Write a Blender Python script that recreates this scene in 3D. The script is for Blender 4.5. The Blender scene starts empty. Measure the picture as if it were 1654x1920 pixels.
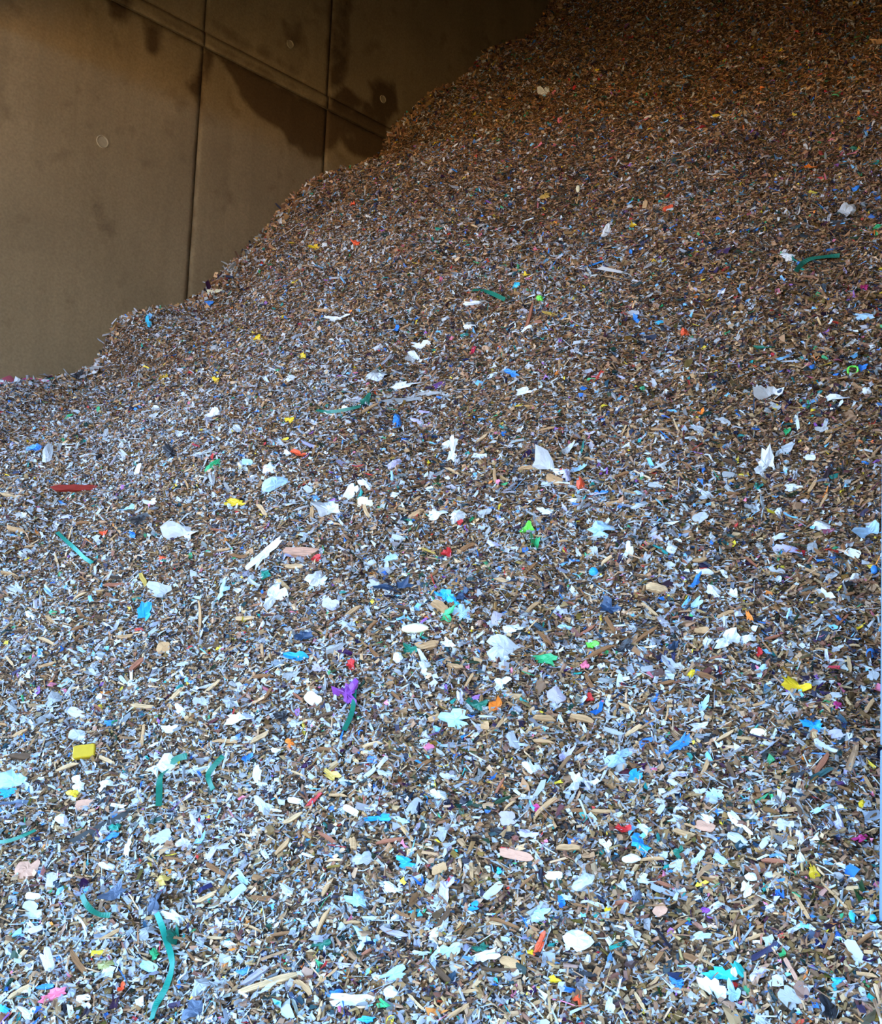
import bpy, math, random
import numpy as np
from mathutils import Matrix, Vector

# ----------------------------------------------------------------- camera, sky, sun, exposure
FPX, IW, IH = 1800.0, 1654.0, 1920.0
PITCH, ROLL, CAMZ = math.radians(4.7), math.radians(2.5), 1.7
fwd = np.array([0, math.cos(PITCH), math.sin(PITCH)])
up0 = np.array([0, -math.sin(PITCH), math.cos(PITCH)])
rt0 = np.array([1.0, 0, 0])
RT = math.cos(ROLL) * rt0 + math.sin(ROLL) * up0
UP = -math.sin(ROLL) * rt0 + math.cos(ROLL) * up0
CAM = np.array([0, 0, CAMZ])

scene = bpy.context.scene
COL = scene.collection
camd = bpy.data.cameras.new('camera')
camd.sensor_fit = 'VERTICAL'
camd.sensor_height = 24.0
camd.lens = 24.0 * FPX / IH
camd.clip_end = 500
cam = bpy.data.objects.new('camera', camd)
COL.objects.link(cam)
M = Matrix.Identity(4)
for i in range(3):
    M[i][0], M[i][1], M[i][2], M[i][3] = RT[i], UP[i], -fwd[i], CAM[i]
cam.matrix_world = M
scene.camera = cam

SKY_COL, SKY_STR = (0.33, 0.60, 1.0), 6.0
world = bpy.data.worlds.new('sky')
scene.world = world
world.use_nodes = True
bg = world.node_tree.nodes['Background']
bg.inputs['Color'].default_value = (*SKY_COL, 1)
bg.inputs['Strength'].default_value = SKY_STR

# building axes: DD runs along the left wall into the bay, NN points from that wall across the bay
DD = np.array([0.691, 0.723, 0.0]); DD /= np.linalg.norm(DD)
NN = np.array([DD[1], -DD[0], 0.0])
WALL_S = -7.0
sun = bpy.data.lights.new('sun', 'SUN')
sun.energy = 14.5
sun.angle = math.radians(0.6)
sun.color = (1.0, 0.74, 0.44)
suno = bpy.data.objects.new('sun', sun)
COL.objects.link(suno)
SUN_EL, SUN_AZ = math.radians(50), math.radians(22)
sdir = -(NN * math.cos(SUN_AZ) + DD * math.sin(SUN_AZ)) * math.cos(SUN_EL) + np.array([0, 0, -math.sin(SUN_EL)])   # along the hall front, slightly from behind it
suno.rotation_euler = Vector(sdir).to_track_quat('-Z', 'Y').to_euler()
suno.location = (12, 14, 30)

scene.view_settings.view_transform = 'Standard'
scene.view_settings.look = 'None'
scene.view_settings.gamma = 1.0
scene.view_settings.use_curve_mapping = False
scene.view_settings.exposure = 1.1
scene.cycles.max_bounces = 6

rng = np.random.default_rng(7)
random.seed(7)

# ----------------------------------------------------------------- small helpers
def ray(px, py):
    px = np.asarray(px, float); py = np.asarray(py, float)
    d = (fwd[None] * FPX + RT[None] * (px.reshape(-1, 1) - IW / 2) + UP[None] * (IH / 2 - py.reshape(-1, 1)))
    return d / np.linalg.norm(d, axis=1, keepdims=True)

def project(p):
    q = np.asarray(p) - CAM
    z = q @ fwd
    return IW / 2 + FPX * (q @ RT) / z, IH / 2 - FPX * (q @ UP) / z, z

def hash2(i, j, seed):
    h = (i.astype(np.int64) * 374761393 + j.astype(np.int64) * 668265263 + seed * 974711) & 0x7fffffff
    h = ((h ^ (h >> 13)) * 1274126177) & 0x7fffffff
    return ((h ^ (h >> 16)) & 0xffff) / 65535.0

def vnoise(x, y, seed=0):
    xi = np.floor(x); yi = np.floor(y)
    fx = x - xi; fy = y - yi
    fx = fx * fx * fx * (fx * (fx * 6 - 15) + 10); fy = fy * fy * fy * (fy * (fy * 6 - 15) + 10)
    a = hash2(xi, yi, seed); b = hash2(xi + 1, yi, seed); c = hash2(xi, yi + 1, seed); d = hash2(xi + 1, yi + 1, seed)
    return (a + (b - a) * fx + (c - a) * fy + (a - b - c + d) * fx * fy) * 2 - 1

def sstep(a, b, x):
    t = np.clip((x - a) / (b - a), 0, 1)
    return t * t * (3 - 2 * t)

def unit(v):
    return v / np.maximum(np.linalg.norm(v, axis=-1, keepdims=True), 1e-9)

def wall_uz(px, py, s=WALL_S):
    r = ray(px, py)
    t = (s - CAM @ NN) / (r @ NN)
    p = CAM + r * t[:, None]
    return p @ DD, p[:, 2]

def us(u, s, z=0.0):
    return DD * u + NN * s + np.array([0, 0, z])

def make_mesh(name, verts, faces, mat=None, parent=None, smooth=False):
    me = bpy.data.meshes.new(name)
    me.from_pydata([tuple(map(float, v)) for v in verts], [], faces)
    if not smooth:
        me.shade_flat()
    if mat:
        me.materials.append(mat)
    o = bpy.data.objects.new(name, me)
    COL.objects.link(o)
    if parent:
        o.parent = parent
    return o

def bulk_mesh(name, co, faces_n, idx, colors, mat, parent=None):
    """big mesh from numpy arrays; every face has faces_n corners"""
    me = bpy.data.meshes.new(name)
    nf = len(idx) // faces_n
    me.vertices.add(len(co)); me.vertices.foreach_set('co', co.astype(np.float32).ravel())
    me.loops.add(len(idx)); me.loops.foreach_set('vertex_index', idx.astype(np.int32))
    me.polygons.add(nf)
    me.polygons.foreach_set('loop_start', np.arange(0, len(idx), faces_n, dtype=np.int32))
    me.update(calc_edges=True)
    me.shade_flat()
    if colors is not None:
        at = me.attributes.new('tint', 'FLOAT_COLOR', 'POINT')
        at.data.foreach_set('color', np.concatenate([colors, np.ones((len(colors), 1))], 1).astype(np.float32).ravel())
    me.materials.append(mat)
    o = bpy.data.objects.new(name, me)
    COL.objects.link(o)
    if parent:
        o.parent = parent
    return o

def tag(o, label=None, cat=None, group=None, kind=None):
    if label: o['label'] = label
    if cat: o['category'] = cat
    if group: o['group'] = group
    if kind: o['kind'] = kind
    return o

def lin(c):
    return tuple(x / 12.92 if x <= 0.04045 else ((x + 0.055) / 1.055) ** 2.4 for x in c)

# ----------------------------------------------------------------- materials
def new_mat(name, rough=0.7, spec=0.3):
    m = bpy.data.materials.new(name); m.use_nodes = True
    b = m.node_tree.nodes['Principled BSDF']
    b.inputs['Roughness'].default_value = rough
    b.inputs['Specular IOR Level'].default_value = spec
    return m, m.node_tree.nodes, m.node_tree.links, b

def plain_mat(name, col, rough=0.6, spec=0.3, scale=60.0, amount=0.18):
    """solid tint with a fine procedural mottling"""
    m, N, L, b = new_mat(name, rough, spec)
    tc = N.new('ShaderNodeTexCoord'); nz = N.new('ShaderNodeTexNoise')
    nz.inputs['Scale'].default_value = scale; nz.inputs['Detail'].default_value = 3
    L.new(tc.outputs['Object'], nz.inputs['Vector'])
    mr = N.new('ShaderNodeMapRange')
    mr.inputs['To Min'].default_value = 1 - amount; mr.inputs['To Max'].default_value = 1 + amount
    L.new(nz.outputs['Fac'], mr.inputs['Value'])
    mx = N.new('ShaderNodeVectorMath'); mx.operation = 'SCALE'
    mx.inputs[0].default_value = col
    L.new(mr.outputs[0], mx.inputs['Scale']); L.new(mx.outputs[0], b.inputs['Base Color'])
    return m

def wood_mat(name, col, rough=0.75):
    m, N, L, b = new_mat(name, rough, 0.2)
    tc = N.new('ShaderNodeTexCoord'); mp = N.new('ShaderNodeMapping')
    mp.inputs['Scale'].default_value = (18, 260, 260)
    nz = N.new('ShaderNodeTexNoise'); nz.inputs['Scale'].default_value = 1.0; nz.inputs['Detail'].default_value = 3
    L.new(tc.outputs['Object'], mp.inputs['Vector']); L.new(mp.outputs[0], nz.inputs['Vector'])
    mr = N.new('ShaderNodeMapRange'); mr.inputs['From Min'].default_value = 0.3; mr.inputs['From Max'].default_value = 0.7
    mr.inputs['To Min'].default_value = 0.6; mr.inputs['To Max'].default_value = 1.15
    L.new(nz.outputs['Fac'], mr.inputs['Value'])
    mx = N.new('ShaderNodeVectorMath'); mx.operation = 'SCALE'; mx.inputs[0].default_value = col
    L.new(mr.outputs[0], mx.inputs['Scale']); L.new(mx.outputs[0], b.inputs['Base Color'])
    return m

def tint_mat(name, rough, spec):
    m, N, L, b = new_mat(name, rough, spec)
    a = N.new('ShaderNodeAttribute'); a.attribute_name = 'tint'
    L.new(a.outputs['Color'], b.inputs['Base Color'])
    return m

def concrete_mat(name, base, dark):
    m, N, L, b = new_mat(name, 0.85, 0.15)
    tc = N.new('ShaderNodeTexCoord')
    cloud = N.new('ShaderNodeTexNoise'); cloud.inputs['Scale'].default_value = 1.3; cloud.inputs['Detail'].default_value = 6
    grain = N.new('ShaderNodeTexNoise'); grain.inputs['Scale'].default_value = 55; grain.inputs['Detail'].default_value = 3
    mp = N.new('ShaderNodeMapping'); mp.inputs['Scale'].default_value = (7, 7, 0.35)
    run = N.new('ShaderNodeTexNoise'); run.inputs['Scale'].default_value = 1.0; run.inputs['Detail'].default_value = 4
    for n in (cloud, grain): L.new(tc.outputs['Object'], n.inputs['Vector'])
    L.new(tc.outputs['Object'], mp.inputs['Vector']); L.new(mp.outputs[0], run.inputs['Vector'])
    def rng_node(src, lo, hi, fmin=0.3, fmax=0.7):
        r = N.new('ShaderNodeMapRange'); r.inputs['From Min'].default_value = fmin; r.inputs['From Max'].default_value = fmax
        r.inputs['To Min'].default_value = lo; r.inputs['To Max'].default_value = hi
        L.new(src, r.inputs['Value']); return r.outputs[0]
    def mul(a, c):
        k = N.new('ShaderNodeMath'); k.operation = 'MULTIPLY'; L.new(a, k.inputs[0]); L.new(c, k.inputs[1]); return k.outputs[0]
    v = mul(mul(rng_node(cloud.outputs['Fac'], 0.86, 1.1), rng_node(grain.outputs['Fac'], 0.88, 1.12)), rng_node(run.outputs['Fac'], 0.92, 1.06))
    st = N.new('ShaderNodeAttribute'); st.attribute_name = 'stain'
    # ragged edge on the damp stains
    en = N.new('ShaderNodeTexNoise'); en.inputs['Scale'].default_value = 5; en.inputs['Detail'].default_value = 5
    L.new(tc.outputs['Object'], en.inputs['Vector'])
    sm = N.new('ShaderNodeMath'); sm.operation = 'MULTIPLY_ADD'; sm.inputs[1].default_value = 1.5; sm.inputs[2].default_value = -0.75
    L.new(en.outputs['Fac'], sm.inputs[0])
    ad = N.new('ShaderNodeMath'); ad.operation = 'ADD'; L.new(st.outputs['Fac'], ad.inputs[0]); L.new(sm.outputs[0], ad.inputs[1])
    sf = rng_node(ad.outputs[0], 0.0, 1.0, 0.12, 0.75)
    mix = N.new('ShaderNodeMix'); mix.data_type = 'RGBA'
    mix.inputs['A'].default_value = (*base, 1); mix.inputs['B'].default_value = (*dark, 1)
    L.new(sf, mix.inputs['Factor'])
    sc = N.new('ShaderNodeVectorMath'); sc.operation = 'SCALE'
    L.new(mix.outputs['Result'], sc.inputs[0]); L.new(v, sc.inputs['Scale']); L.new(sc.outputs[0], b.inputs['Base Color'])
    bp = N.new('ShaderNodeBump'); bp.inputs['Strength'].default_value = 0.15; bp.inputs['Distance'].default_value = 0.01
    L.new(grain.outputs['Fac'], bp.inputs['Height']); L.new(bp.outputs[0], b.inputs['Normal'])
    return m

M_CONC = concrete_mat('cast concrete', (0.22, 0.155, 0.082), (0.08, 0.048, 0.022))
M_PLUG = plain_mat('plug mortar', (0.29, 0.225, 0.14), 0.85, 0.1, 40)
M_ROOF = plain_mat('timber roof lining', (0.10, 0.06, 0.035), 0.8, 0.1, 6)
M_YARD = plain_mat('yard gravel', (0.42, 0.245, 0.095), 0.9, 0.1, 3, 0.25)
M_POST = plain_mat('pale blue paint', (0.15, 0.22, 0.31), 0.5, 0.4, 9, 0.08)
M_CHIP = tint_mat('shredded wood', 0.8, 0.2)
M_FILM = tint_mat('shredded film', 0.55, 0.25)
M_GRIT = tint_mat('shredded grit', 0.8, 0.15)

def heap_mat():
    m, N, L, b = new_mat('fine shredded waste', 0.85, 0.15)
    tc = N.new('ShaderNodeTexCoord')
    vo = N.new('ShaderNodeTexVoronoi'); vo.inputs['Scale'].default_value = 85
    nz = N.new('ShaderNodeTexNoise'); nz.inputs['Scale'].default_value = 70
    mp = N.new('ShaderNodeMapping'); mp.inputs['Scale'].default_value = (1, 1, 1.6)
    L.new(tc.outputs['Object'], mp.inputs['Vector']); L.new(mp.outputs[0], vo.inputs['Vector'])
    L.new(tc.outputs['Object'], nz.inputs['Vector'])
    sep = N.new('ShaderNodeSeparateColor'); L.new(vo.outputs['Color'], sep.inputs[0])
    cr = N.new('ShaderNodeValToRGB'); cr.color_ramp.interpolation = 'CONSTANT'
    stops = [(0, (.035, .022, .014)), (.22, (.10, .055, .028)), (.48, (.19, .10, .05)), (.68, (.29, .165, .085)), (.8, (.13, .12, .12)),
             (.88, (.40, .26, .14)), (.95, (.36, .36, .36)), (.985, (.65, .65, .65))]
    e = cr.color_ramp.elements
    while len(e) < len(stops): e.new(0.5)
    for el, (p, c) in zip(e, stops):
        el.position = p; el.color = (*c, 1)
    L.new(sep.outputs[0], cr.inputs['Fac']); L.new(cr.outputs[0], b.inputs['Base Color'])
    bp = N.new('ShaderNodeBump'); bp.inputs['Strength'].default_value = 0.8; bp.inputs['Distance'].default_value = 0.02
    L.new(vo.outputs['Distance'], bp.inputs['Height']); L.new(bp.outputs[0], b.inputs['Normal'])
    return m
M_HEAP = heap_mat()

# ----------------------------------------------------------------- the hall: floor, walls, roof
def box_us(name, u0, u1, s0, s1, z0, z1, mat, parent=None, bevel=0.0):
    c = us((u0 + u1) / 2, (s0 + s1) / 2, (z0 + z1) / 2)
    vs = []
    for a in (-1, 1):
        for b_ in (-1, 1):
            for c_ in (-1, 1):
                vs.append(DD * a * (u1 - u0) / 2 + NN * b_ * (s1 - s0) / 2 + np.array([0, 0, c_ * (z1 - z0) / 2]))
    fs = [(0, 1, 3, 2), (4, 6, 7, 5), (0, 4, 5, 1), (2, 3, 7, 6), (0, 2, 6, 4), (1, 5, 7, 3)]
    fs = [f[::-1] for f in fs]
    o = make_mesh(name, vs, fs, mat, parent)
    o.location = c
    if bevel:
        md = o.modifiers.new('edge', 'BEVEL'); md.width = bevel; md.segments = 2
    return o

R0, R1 = -8.6, 14.0
floor = make_mesh('floor', [(-90, -90, -0.02), (90, -90, -0.02), (90, 90, -0.02), (-90, 90, -0.02), (-90, -90, -0.3), (90, -90, -0.3), (90, 90, -0.3), (-90, 90, -0.3)],
                  [(0, 1, 2, 3), (7, 6, 5, 4), (0, 4, 5, 1), (1, 5, 6, 2), (2, 6, 7, 3), (3, 7, 4, 0)], M_YARD)
tag(floor, 'sandy yard ground running into the storage bay', kind='structure')
WALL_U0, WALL_U1, WALL_H = 1.7, 17.0, 13.0
POST_U = 2.5
LINTEL_Z, CANOPY = 5.6, 6.8  # lintel height and canopy reach set to shade the upper wall and heap
SIDE = 16.0              # unseen stretch added on the right to keep the sun off the heap
wall = box_us('wall_left', WALL_U0, WALL_U1, WALL_S - 0.5, WALL_S - 0.06, -0.02, WALL_H, M_CONC)
tag(wall, 'brown-grey cast concrete bay wall with dark damp stains', kind='structure')
pr = ray([1647], [1742])[0]
pt = (POST_U - CAM @ DD) / (pr @ DD)
pp = CAM + pr * pt
POST_S = float(pp @ NN)
tag(box_us('wall_right', POST_U + 0.3, WALL_U1, POST_S + 0.06, POST_S + 0.46, -0.02, WALL_H, M_CONC), 'concrete dividing wall behind the pale blue post', kind='structure')
tag(box_us('wall_back', WALL_U1 - 0.4, WALL_U1, WALL_S - 0.06, POST_S + 0.06, -0.02, WALL_H, M_CONC), 'concrete rear wall of the bay', kind='structure')
tag(box_us('ceiling', WALL_U0, WALL_U1, WALL_S - 0.5, SIDE, WALL_H, WALL_H + 0.3, M_ROOF), 'timber lined roof over the bay', kind='structure')
tag(box_us('shade_canopy', WALL_U0 - CANOPY, WALL_U0, WALL_S - 3.0, SIDE, LINTEL_Z + 0.05, LINTEL_Z + 0.25, M_ROOF), 'added timber canopy in front of the bay, blocking sky light', kind='structure')  # unseen canopy added to keep sky light off the upper wall
tag(box_us('shade_wall_side', WALL_U0, WALL_U0 + 0.4, POST_S + 0.5, SIDE, LINTEL_Z, WALL_H, M_CONC), 'added concrete lintel beside the bay, helping block the sun', kind='structure')  # unseen front added on the right to help block the sun
tag(box_us('wall_front', WALL_U0, WALL_U0 + 0.4, WALL_S - 0.06, POST_S + 0.46, LINTEL_Z, WALL_H, M_CONC), 'concrete lintel above the bay opening, set low for shade', kind='structure')

# wall panels: recessed joints between them, stains stored per vertex
def px_uz(x, y):
    u, z = wall_uz([x], [y]); return float(u[0]), float(z[0])
uJ1 = float(np.mean(wall_uz([371.7, 347.5, 383], [280, 570, 109])[0]))
uJ2 = float(np.mean(wall_uz([618, 612], [90, 300])[0]))
zUp = float(np.mean(wall_uz([330, 470, 640, 700], [22, 100, 198, 232])[1]))
zLo = float(np.mean(wall_uz([290, 350, 440, 560], [35, 68, 118, 184])[1]))
STAINS = [([(406, 100), (575, 188), (608, 200), (622, 250), (606, 300), (545, 272), (528, 240), (482, 216), (455, 185), (430, 140)], 1.0),
          ([(266, 36), (304, 52), (299, 92), (289, 104), (272, 88)], 0.85),
          ([(384, 92), (402, 100), (388, 165), (376, 206), (360, 182), (354, 160), (374, 128)], 0.8),
          ([(600, 200), (650, 165), (726, 215), (724, 300), (664, 292), (640, 262), (600, 300), (555, 292)], 0.85),
          ([(198, -4), (250, -4), (242, 28), (222, 46), (204, 28)], 0.75),
          ([(612, -8), (662, -8), (652, 150), (616, 170)], 0.6),
          ([(690, 150), (742, 156), (748, 205), (722, 226), (700, 205)], 0.8),
          ([(528, 36), (564, 44), (566, 84), (540, 92)], 0.6),
          ([(404, 40), (560, 128), (560, 142), (404, 62)], 0.35),
          ([(240, 0), (300, 25), (560, 168), (580, 186), (560, 182), (300, 40)], 0.45)]  # last two entries are darker bands along the joint strip
def poly_soft(u, z, poly, soft=0.05):
    p = np.array([px_uz(*q) for q in poly])
    inside = np.zeros(len(u), bool); dist = np.full(len(u), 9.0)
    for a, b in zip(p, np.roll(p, -1, 0)):
        cond = ((a[1] > z) != (b[1] > z))
        with np.errstate(divide='ignore', invalid='ignore'):
            xi = (b[0] - a[0]) * (z - a[1]) / (b[1] - a[1] + 1e-12) + a[0]
        inside ^= cond & (u < xi)
        ab = b - a; t = np.clip(((u - a[0]) * ab[0] + (z - a[1]) * ab[1]) / (ab @ ab), 0, 1)
        dist = np.minimum(dist, np.hypot(u - a[0] - t * ab[0], z - a[1] - t * ab[1]))
    sd = np.where(inside, dist, -dist)
    return sstep(-soft, soft, sd)

def wall_panel(name, u0, u1, z0, z1, proud, step, parent):
    nu, nz = max(2, int((u1 - u0) / step)), max(2, int((z1 - z0) / step))
    us_, zs = np.linspace(u0, u1, nu + 1), np.linspace(z0, z1, nz + 1)
    U, Z = np.meshgrid(us_, zs, indexing='ij'); U = U.ravel(); Z = Z.ravel()
    st = np.zeros(len(U))
    for poly, w in STAINS:
        st = np.maximum(st, w * poly_soft(U, Z, poly))
    # dirt along the joints
    for uj in (uJ1, uJ2):
        st = np.maximum(st, 0.42 * (1 - sstep(0.005, 0.05, np.abs(U - uj))))
    inner = 0.006
    edge = (np.minimum(U - u0, u1 - U) < 1e-6) | (np.minimum(Z - z0, z1 - Z) < 1e-6)
    cu, cz = (u0 + u1) / 2, (z0 + z1) / 2
    off = np.where(edge, proud - inner, proud) + 0.004 * vnoise(U * 0.9, Z * 0.9, 5)
    co = DD[None] * (U - cu)[:, None] + NN[None] * off[:, None] + np.array([[0, 0, 1.0]]) * (Z - cz)[:, None]
    # back rim so that the panel has thickness
    i = np.arange((nu + 1) * (nz + 1)).reshape(nu + 1, nz + 1)
    a, b, c, d = i[:-1, :-1].ravel(), i[1:, :-1].ravel(), i[1:, 1:].ravel(), i[:-1, 1:].ravel()
    quads = np.stack([a, d, c, b], 1)[:, ::-1]
    rim = np.concatenate([i[:, 0], i[-1, 1:], i[::-1, -1][1:], i[0, ::-1][1:-1]])
    n0 = len(co)
    back = co[rim] - NN[None] * 0.06
    rq = []
    k = len(rim)
    for q in range(k):
        q2 = (q + 1) % k
        rq.append((rim[q], n0 + q, n0 + q2, rim[q2]))
    co = np.concatenate([co, back]); st = np.concatenate([st, np.zeros(k)])
    quads = np.concatenate([quads, np.array(rq)])
    me = bpy.data.meshes.new(name)
    me.from_pydata(co.tolist(), [], quads.tolist())
    at = me.attributes.new('stain', 'FLOAT', 'POINT'); at.data.foreach_set('value', st.astype(np.float32))
    me.materials.append(M_CONC)
    me.polygons.foreach_set('use_smooth', np.concatenate([np.ones(len(quads) - k, bool), np.zeros(k, bool)]))
    o = bpy.data.objects.new(name, me); COL.objects.link(o)
    o.location = DD * cu + NN * WALL_S + np.array([0, 0, cz])
    o.parent = parent
    o.matrix_parent_inverse = parent.matrix_basis.inverted()
    return o
G = 0.0035
cols = [(WALL_U0, uJ1 - G), (uJ1 + G, uJ2 - G), (uJ2 + G, uJ2 + 4.6), (uJ2 + 4.62, WALL_U1 - 0.42)]
for u0, u1 in cols:
    st = 0.04 if u0 < uJ2 + 1 else 0.2
    wall_panel('panel', u0, u1, 0.0, zLo - 0.004, 0.0, st, wall)
    wall_panel('joint_strip', u0, u1, zLo + 0.004, zUp - 0.005, 0.016, st, wall)
    wall_panel('panel', u0, u1, zUp + 0.005, WALL_H - 0.05, -0.004, st if u0 < uJ2 + 1 else 0.2, wall)
def plug(x, y, r):
    u, z = px_uz(x, y)
    vs, fs = [], []
    n = 18
    for rr, h in ((1.25, -0.004), (1.12, 0.006), (1.0, 0.004), (0.9, -0.001)):
        for k in range(n):
            a = 2 * math.pi * k / n
            vs.append(DD * math.cos(a) * r * rr + np.array([0, 0, 1]) * math.sin(a) * r * rr + NN * h)
    for q in range(3):
        for k in range(n):
            fs.append((q * n + k, q * n + (k + 1) % n, (q + 1) * n + (k + 1) % n, (q + 1) * n + k))
    fs.append(tuple(3 * n + k for k in range(n)))
    o = make_mesh('tie_hole_plug', vs, fs, M_PLUG)
    o.location = us(u, WALL_S + 0.003, z); o.parent = wall; o.matrix_parent_inverse = wall.matrix_basis.inverted()
for x, y, r in ((192, 266, 0.042), (544, 83, 0.032), (718, 186, 0.032)):
    plug(x, y, r)

# pale blue steel post beside the opening
post = bpy.data.objects.new('steel_post', None); COL.objects.link(post)
post.location = us(POST_U + 0.15, POST_S + 0.2, 0)
tag(post, 'pale blue painted steel post standing in the heap', 'post')
def post_part(name, du0, du1, ds0, ds1, z0, z1, bevel=0.006):
    o = box_us(name, POST_U + du0, POST_U + du1, POST_S + ds0, POST_S + ds1, z0, z1, M_POST, None, bevel)
    o.parent = post; o.matrix_parent_inverse = Matrix.Translation(-post.location)
zr = ray([1652], [1402])[0]; zseam = float((CAM + zr * ((POST_U - CAM @ DD) / (zr @ DD)))[2])
post_part('flange', 0.0, 0.02, 0.0, 0.36, 0.0, zseam - 0.004)
post_part('flange', 0.0, 0.02, 0.0, 0.36, zseam + 0.004, LINTEL_Z)
post_part('web', 0.02, 0.28, 0.17, 0.19, 0.0, LINTEL_Z, 0.003)
post_part('flange', 0.28, 0.30, 0.0, 0.36, 0.0, LINTEL_Z)
post_part('splice_plate', 0.02, 0.032, 0.02, 0.16, zseam - 0.12, zseam + 0.12, 0.003)

# ----------------------------------------------------------------- the heap surface
PL_B = 0.386; PL_C = 0.903; PL_A = -1.78
EDGE = [(-260, 726), (-120, 724), (0, 721), (60, 716), (110, 713), (140, 702), (165, 688), (188, 662), (200, 626), (222, 601), (275, 586), (335, 573), (370, 553),
        (408, 520), (428, 500), (450, 476), (490, 437), (520, 402), (548, 372), (575, 347), (612, 331), (660, 316), (705, 300), (716, 285), (722, 262), (735, 240),
        (765, 214), (800, 186), (850, 160), (885, 128), (915, 96), (950, 86), (985, 78), (1005, 50), (1022, 22), (1045, -8), (1120, -70), (1300, -220), (1500, -420)]
eu, ez = wall_uz([p[0] for p in EDGE], [p[1] for p in EDGE])
epl = np.array([PL_A + PL_B * p[0] + PL_C * p[1] for p in (us(u, WALL_S) for u in eu)])
ecorr = ez - epl
DENTS, LEDGE = [], None
def heap_z(x, y, fine=True):
    x = np.asarray(x, float); y = np.asarray(y, float)
    u = x * DD[0] + y * DD[1]; s = x * NN[0] + y * NN[1]
    z = PL_A + PL_B * x + PL_C * y
    dw = np.maximum(s - WALL_S, 0)
    z = z + np.interp(u, eu, ecorr) * np.exp(-(dw / 1.1) ** 2)
    f = sstep(0.0, 0.5, dw)
    z = z + f * (0.09 * vnoise(x / 1.7, y / 1.7, 1) + 0.075 * vnoise(x / 0.62 + 9, y / 0.62, 2))
    if fine:
        z = z + (0.75 + 0.25 * f) * (0.010 * vnoise(x / 0.045, y / 0.045, 8) + 0.032 * vnoise(x / 0.25, y / 0.25 + 5, 3) + 0.012 * vnoise(x / 0.09, y / 0.09, 4))
    # the toe drops away past the post
    z = z - 0.5 * np.maximum(0, s - (POST_S + 0.5)) ** 1.3 * sstep(2.9, 2.3, u)
    for cx, cy, rad, dep in DENTS:
        z = z - dep * np.exp(-((x - cx) ** 2 + (y - cy) ** 2) / rad ** 2)
    if LEDGE is not None:                       # a slip scarp: the upper slope is set back behind it
        du = u - np.interp(s, LEDGE[0], LEDGE[1])
        z = z - 0.20 * sstep(-0.05, 0.45, du) * np.exp(-np.maximum(du, 0) / 2.5) * sstep(LEDGE[0][0] - 0.2, LEDGE[0][0] + 1.0, s)
    # crest
    top = 10.4
    z = np.where(z > top - 1.5, top - 1.5 + 1.5 * np.tanh((z - top + 1.5) / 1.5), z)
    return z

def heap_normal(x, y):
    e = 0.03
    dzx = (heap_z(x + e, y) - heap_z(x - e, y)) / (2 * e)
    dzy = (heap_z(x, y + e) - heap_z(x, y - e)) / (2 * e)
    return unit(np.stack([-dzx, -dzy, np.ones_like(dzx)], -1))

def cast(px, py):
    """pixel rays onto the heap surface"""
    r = ray(px, py)
    t = np.linspace(1.2, 16, 1500)
    out = []
    for d in r:
        p = CAM[None] + d[None] * t[:, None]
        below = p[:, 2] < heap_z(p[:, 0], p[:, 1])
        k = int(np.argmax(below)) if below.any() else 600
        a, b = t[max(k - 1, 0)], t[k]
        for _ in range(14):
            m_ = (a + b) / 2; q = CAM + d * m_
            if q[2] < heap_z(q[0], q[1]): b = m_
            else: a = m_
        out.append(CAM + d * (a + b) / 2)
    return np.array(out)

_l = cast([800, 900, 1010, 1130, 1300, 1480, 1654, 1900], [478, 462, 440, 412, 372, 335, 300, 250])
_d = [(cast([x], [y])[0], r, d) for x, y, r, d in ((935, 1572, .06, .05), (1080, 1095, .13, .06), (345, 1212, .10, .05), (1035, 445, .26, .10), (846, 1385, .05, .05), (690, 1660, .10, .05),
                                                   (1440, 1245, .09, .04), (540, 1350, .09, .05), (200, 1590, .10, .06), (1230, 1800, .09, .06), (1590, 1790, .12, .08), (880, 490, .16, .06))]
_b = us(POST_U - 0.12, POST_S + 0.1)
LEDGE = (_l @ NN, _l @ DD)
_o = np.argsort(LEDGE[0]); LEDGE = (LEDGE[0][_o], LEDGE[1][_o])
DENTS = [(p[0], p[1], r, d) for p, r, d in _d] + [(_b[0], _b[1], 0.30, -0.24)]

# heap body: grid in (u, s), finer near the camera
gu = np.concatenate([np.arange(-4.5, 1.0, 0.12), np.arange(1.0, 12.0, 0.04), np.arange(12.0, 16.6, 0.15)])
gs = np.concatenate([np.arange(WALL_S - 0.01, POST_S + 0.05, 0.04), np.arange(POST_S + 0.05, 3.4, 0.08)])
U, S = np.meshgrid(gu, gs, indexing='ij')
X = U * DD[0] + S * NN[0]; Y = U * DD[1] + S * NN[1]
Z = heap_z(X, Y)
inside = (S < POST_S + 0.06) | (U < POST_U + 0.05)
nu, ns = U.shape
ok = inside & (Z > -0.06)
idx = np.arange(nu * ns).reshape(nu, ns)
quadok = ok[:-1, :-1] & ok[1:, :-1] & ok[1:, 1:] & ok[:-1, 1:]
q = np.stack([idx[:-1, :-1], idx[1:, :-1], idx[1:, 1:], idx[:-1, 1:]], -1)[quadok]
used = np.unique(q); remap = np.full(nu * ns, -1); remap[used] = np.arange(len(used))
q = remap[q][:, ::-1]
co = np.stack([X, Y, np.maximum(Z, -0.015)], -1).reshape(-1, 3)[used]
heap = bulk_mesh('waste_heap', co, 4, q.ravel(), None, M_HEAP)
tag(heap, 'huge sloping heap of shredded wood, film and plastic waste against the concrete wall', 'waste heap', kind='stuff')

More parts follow.
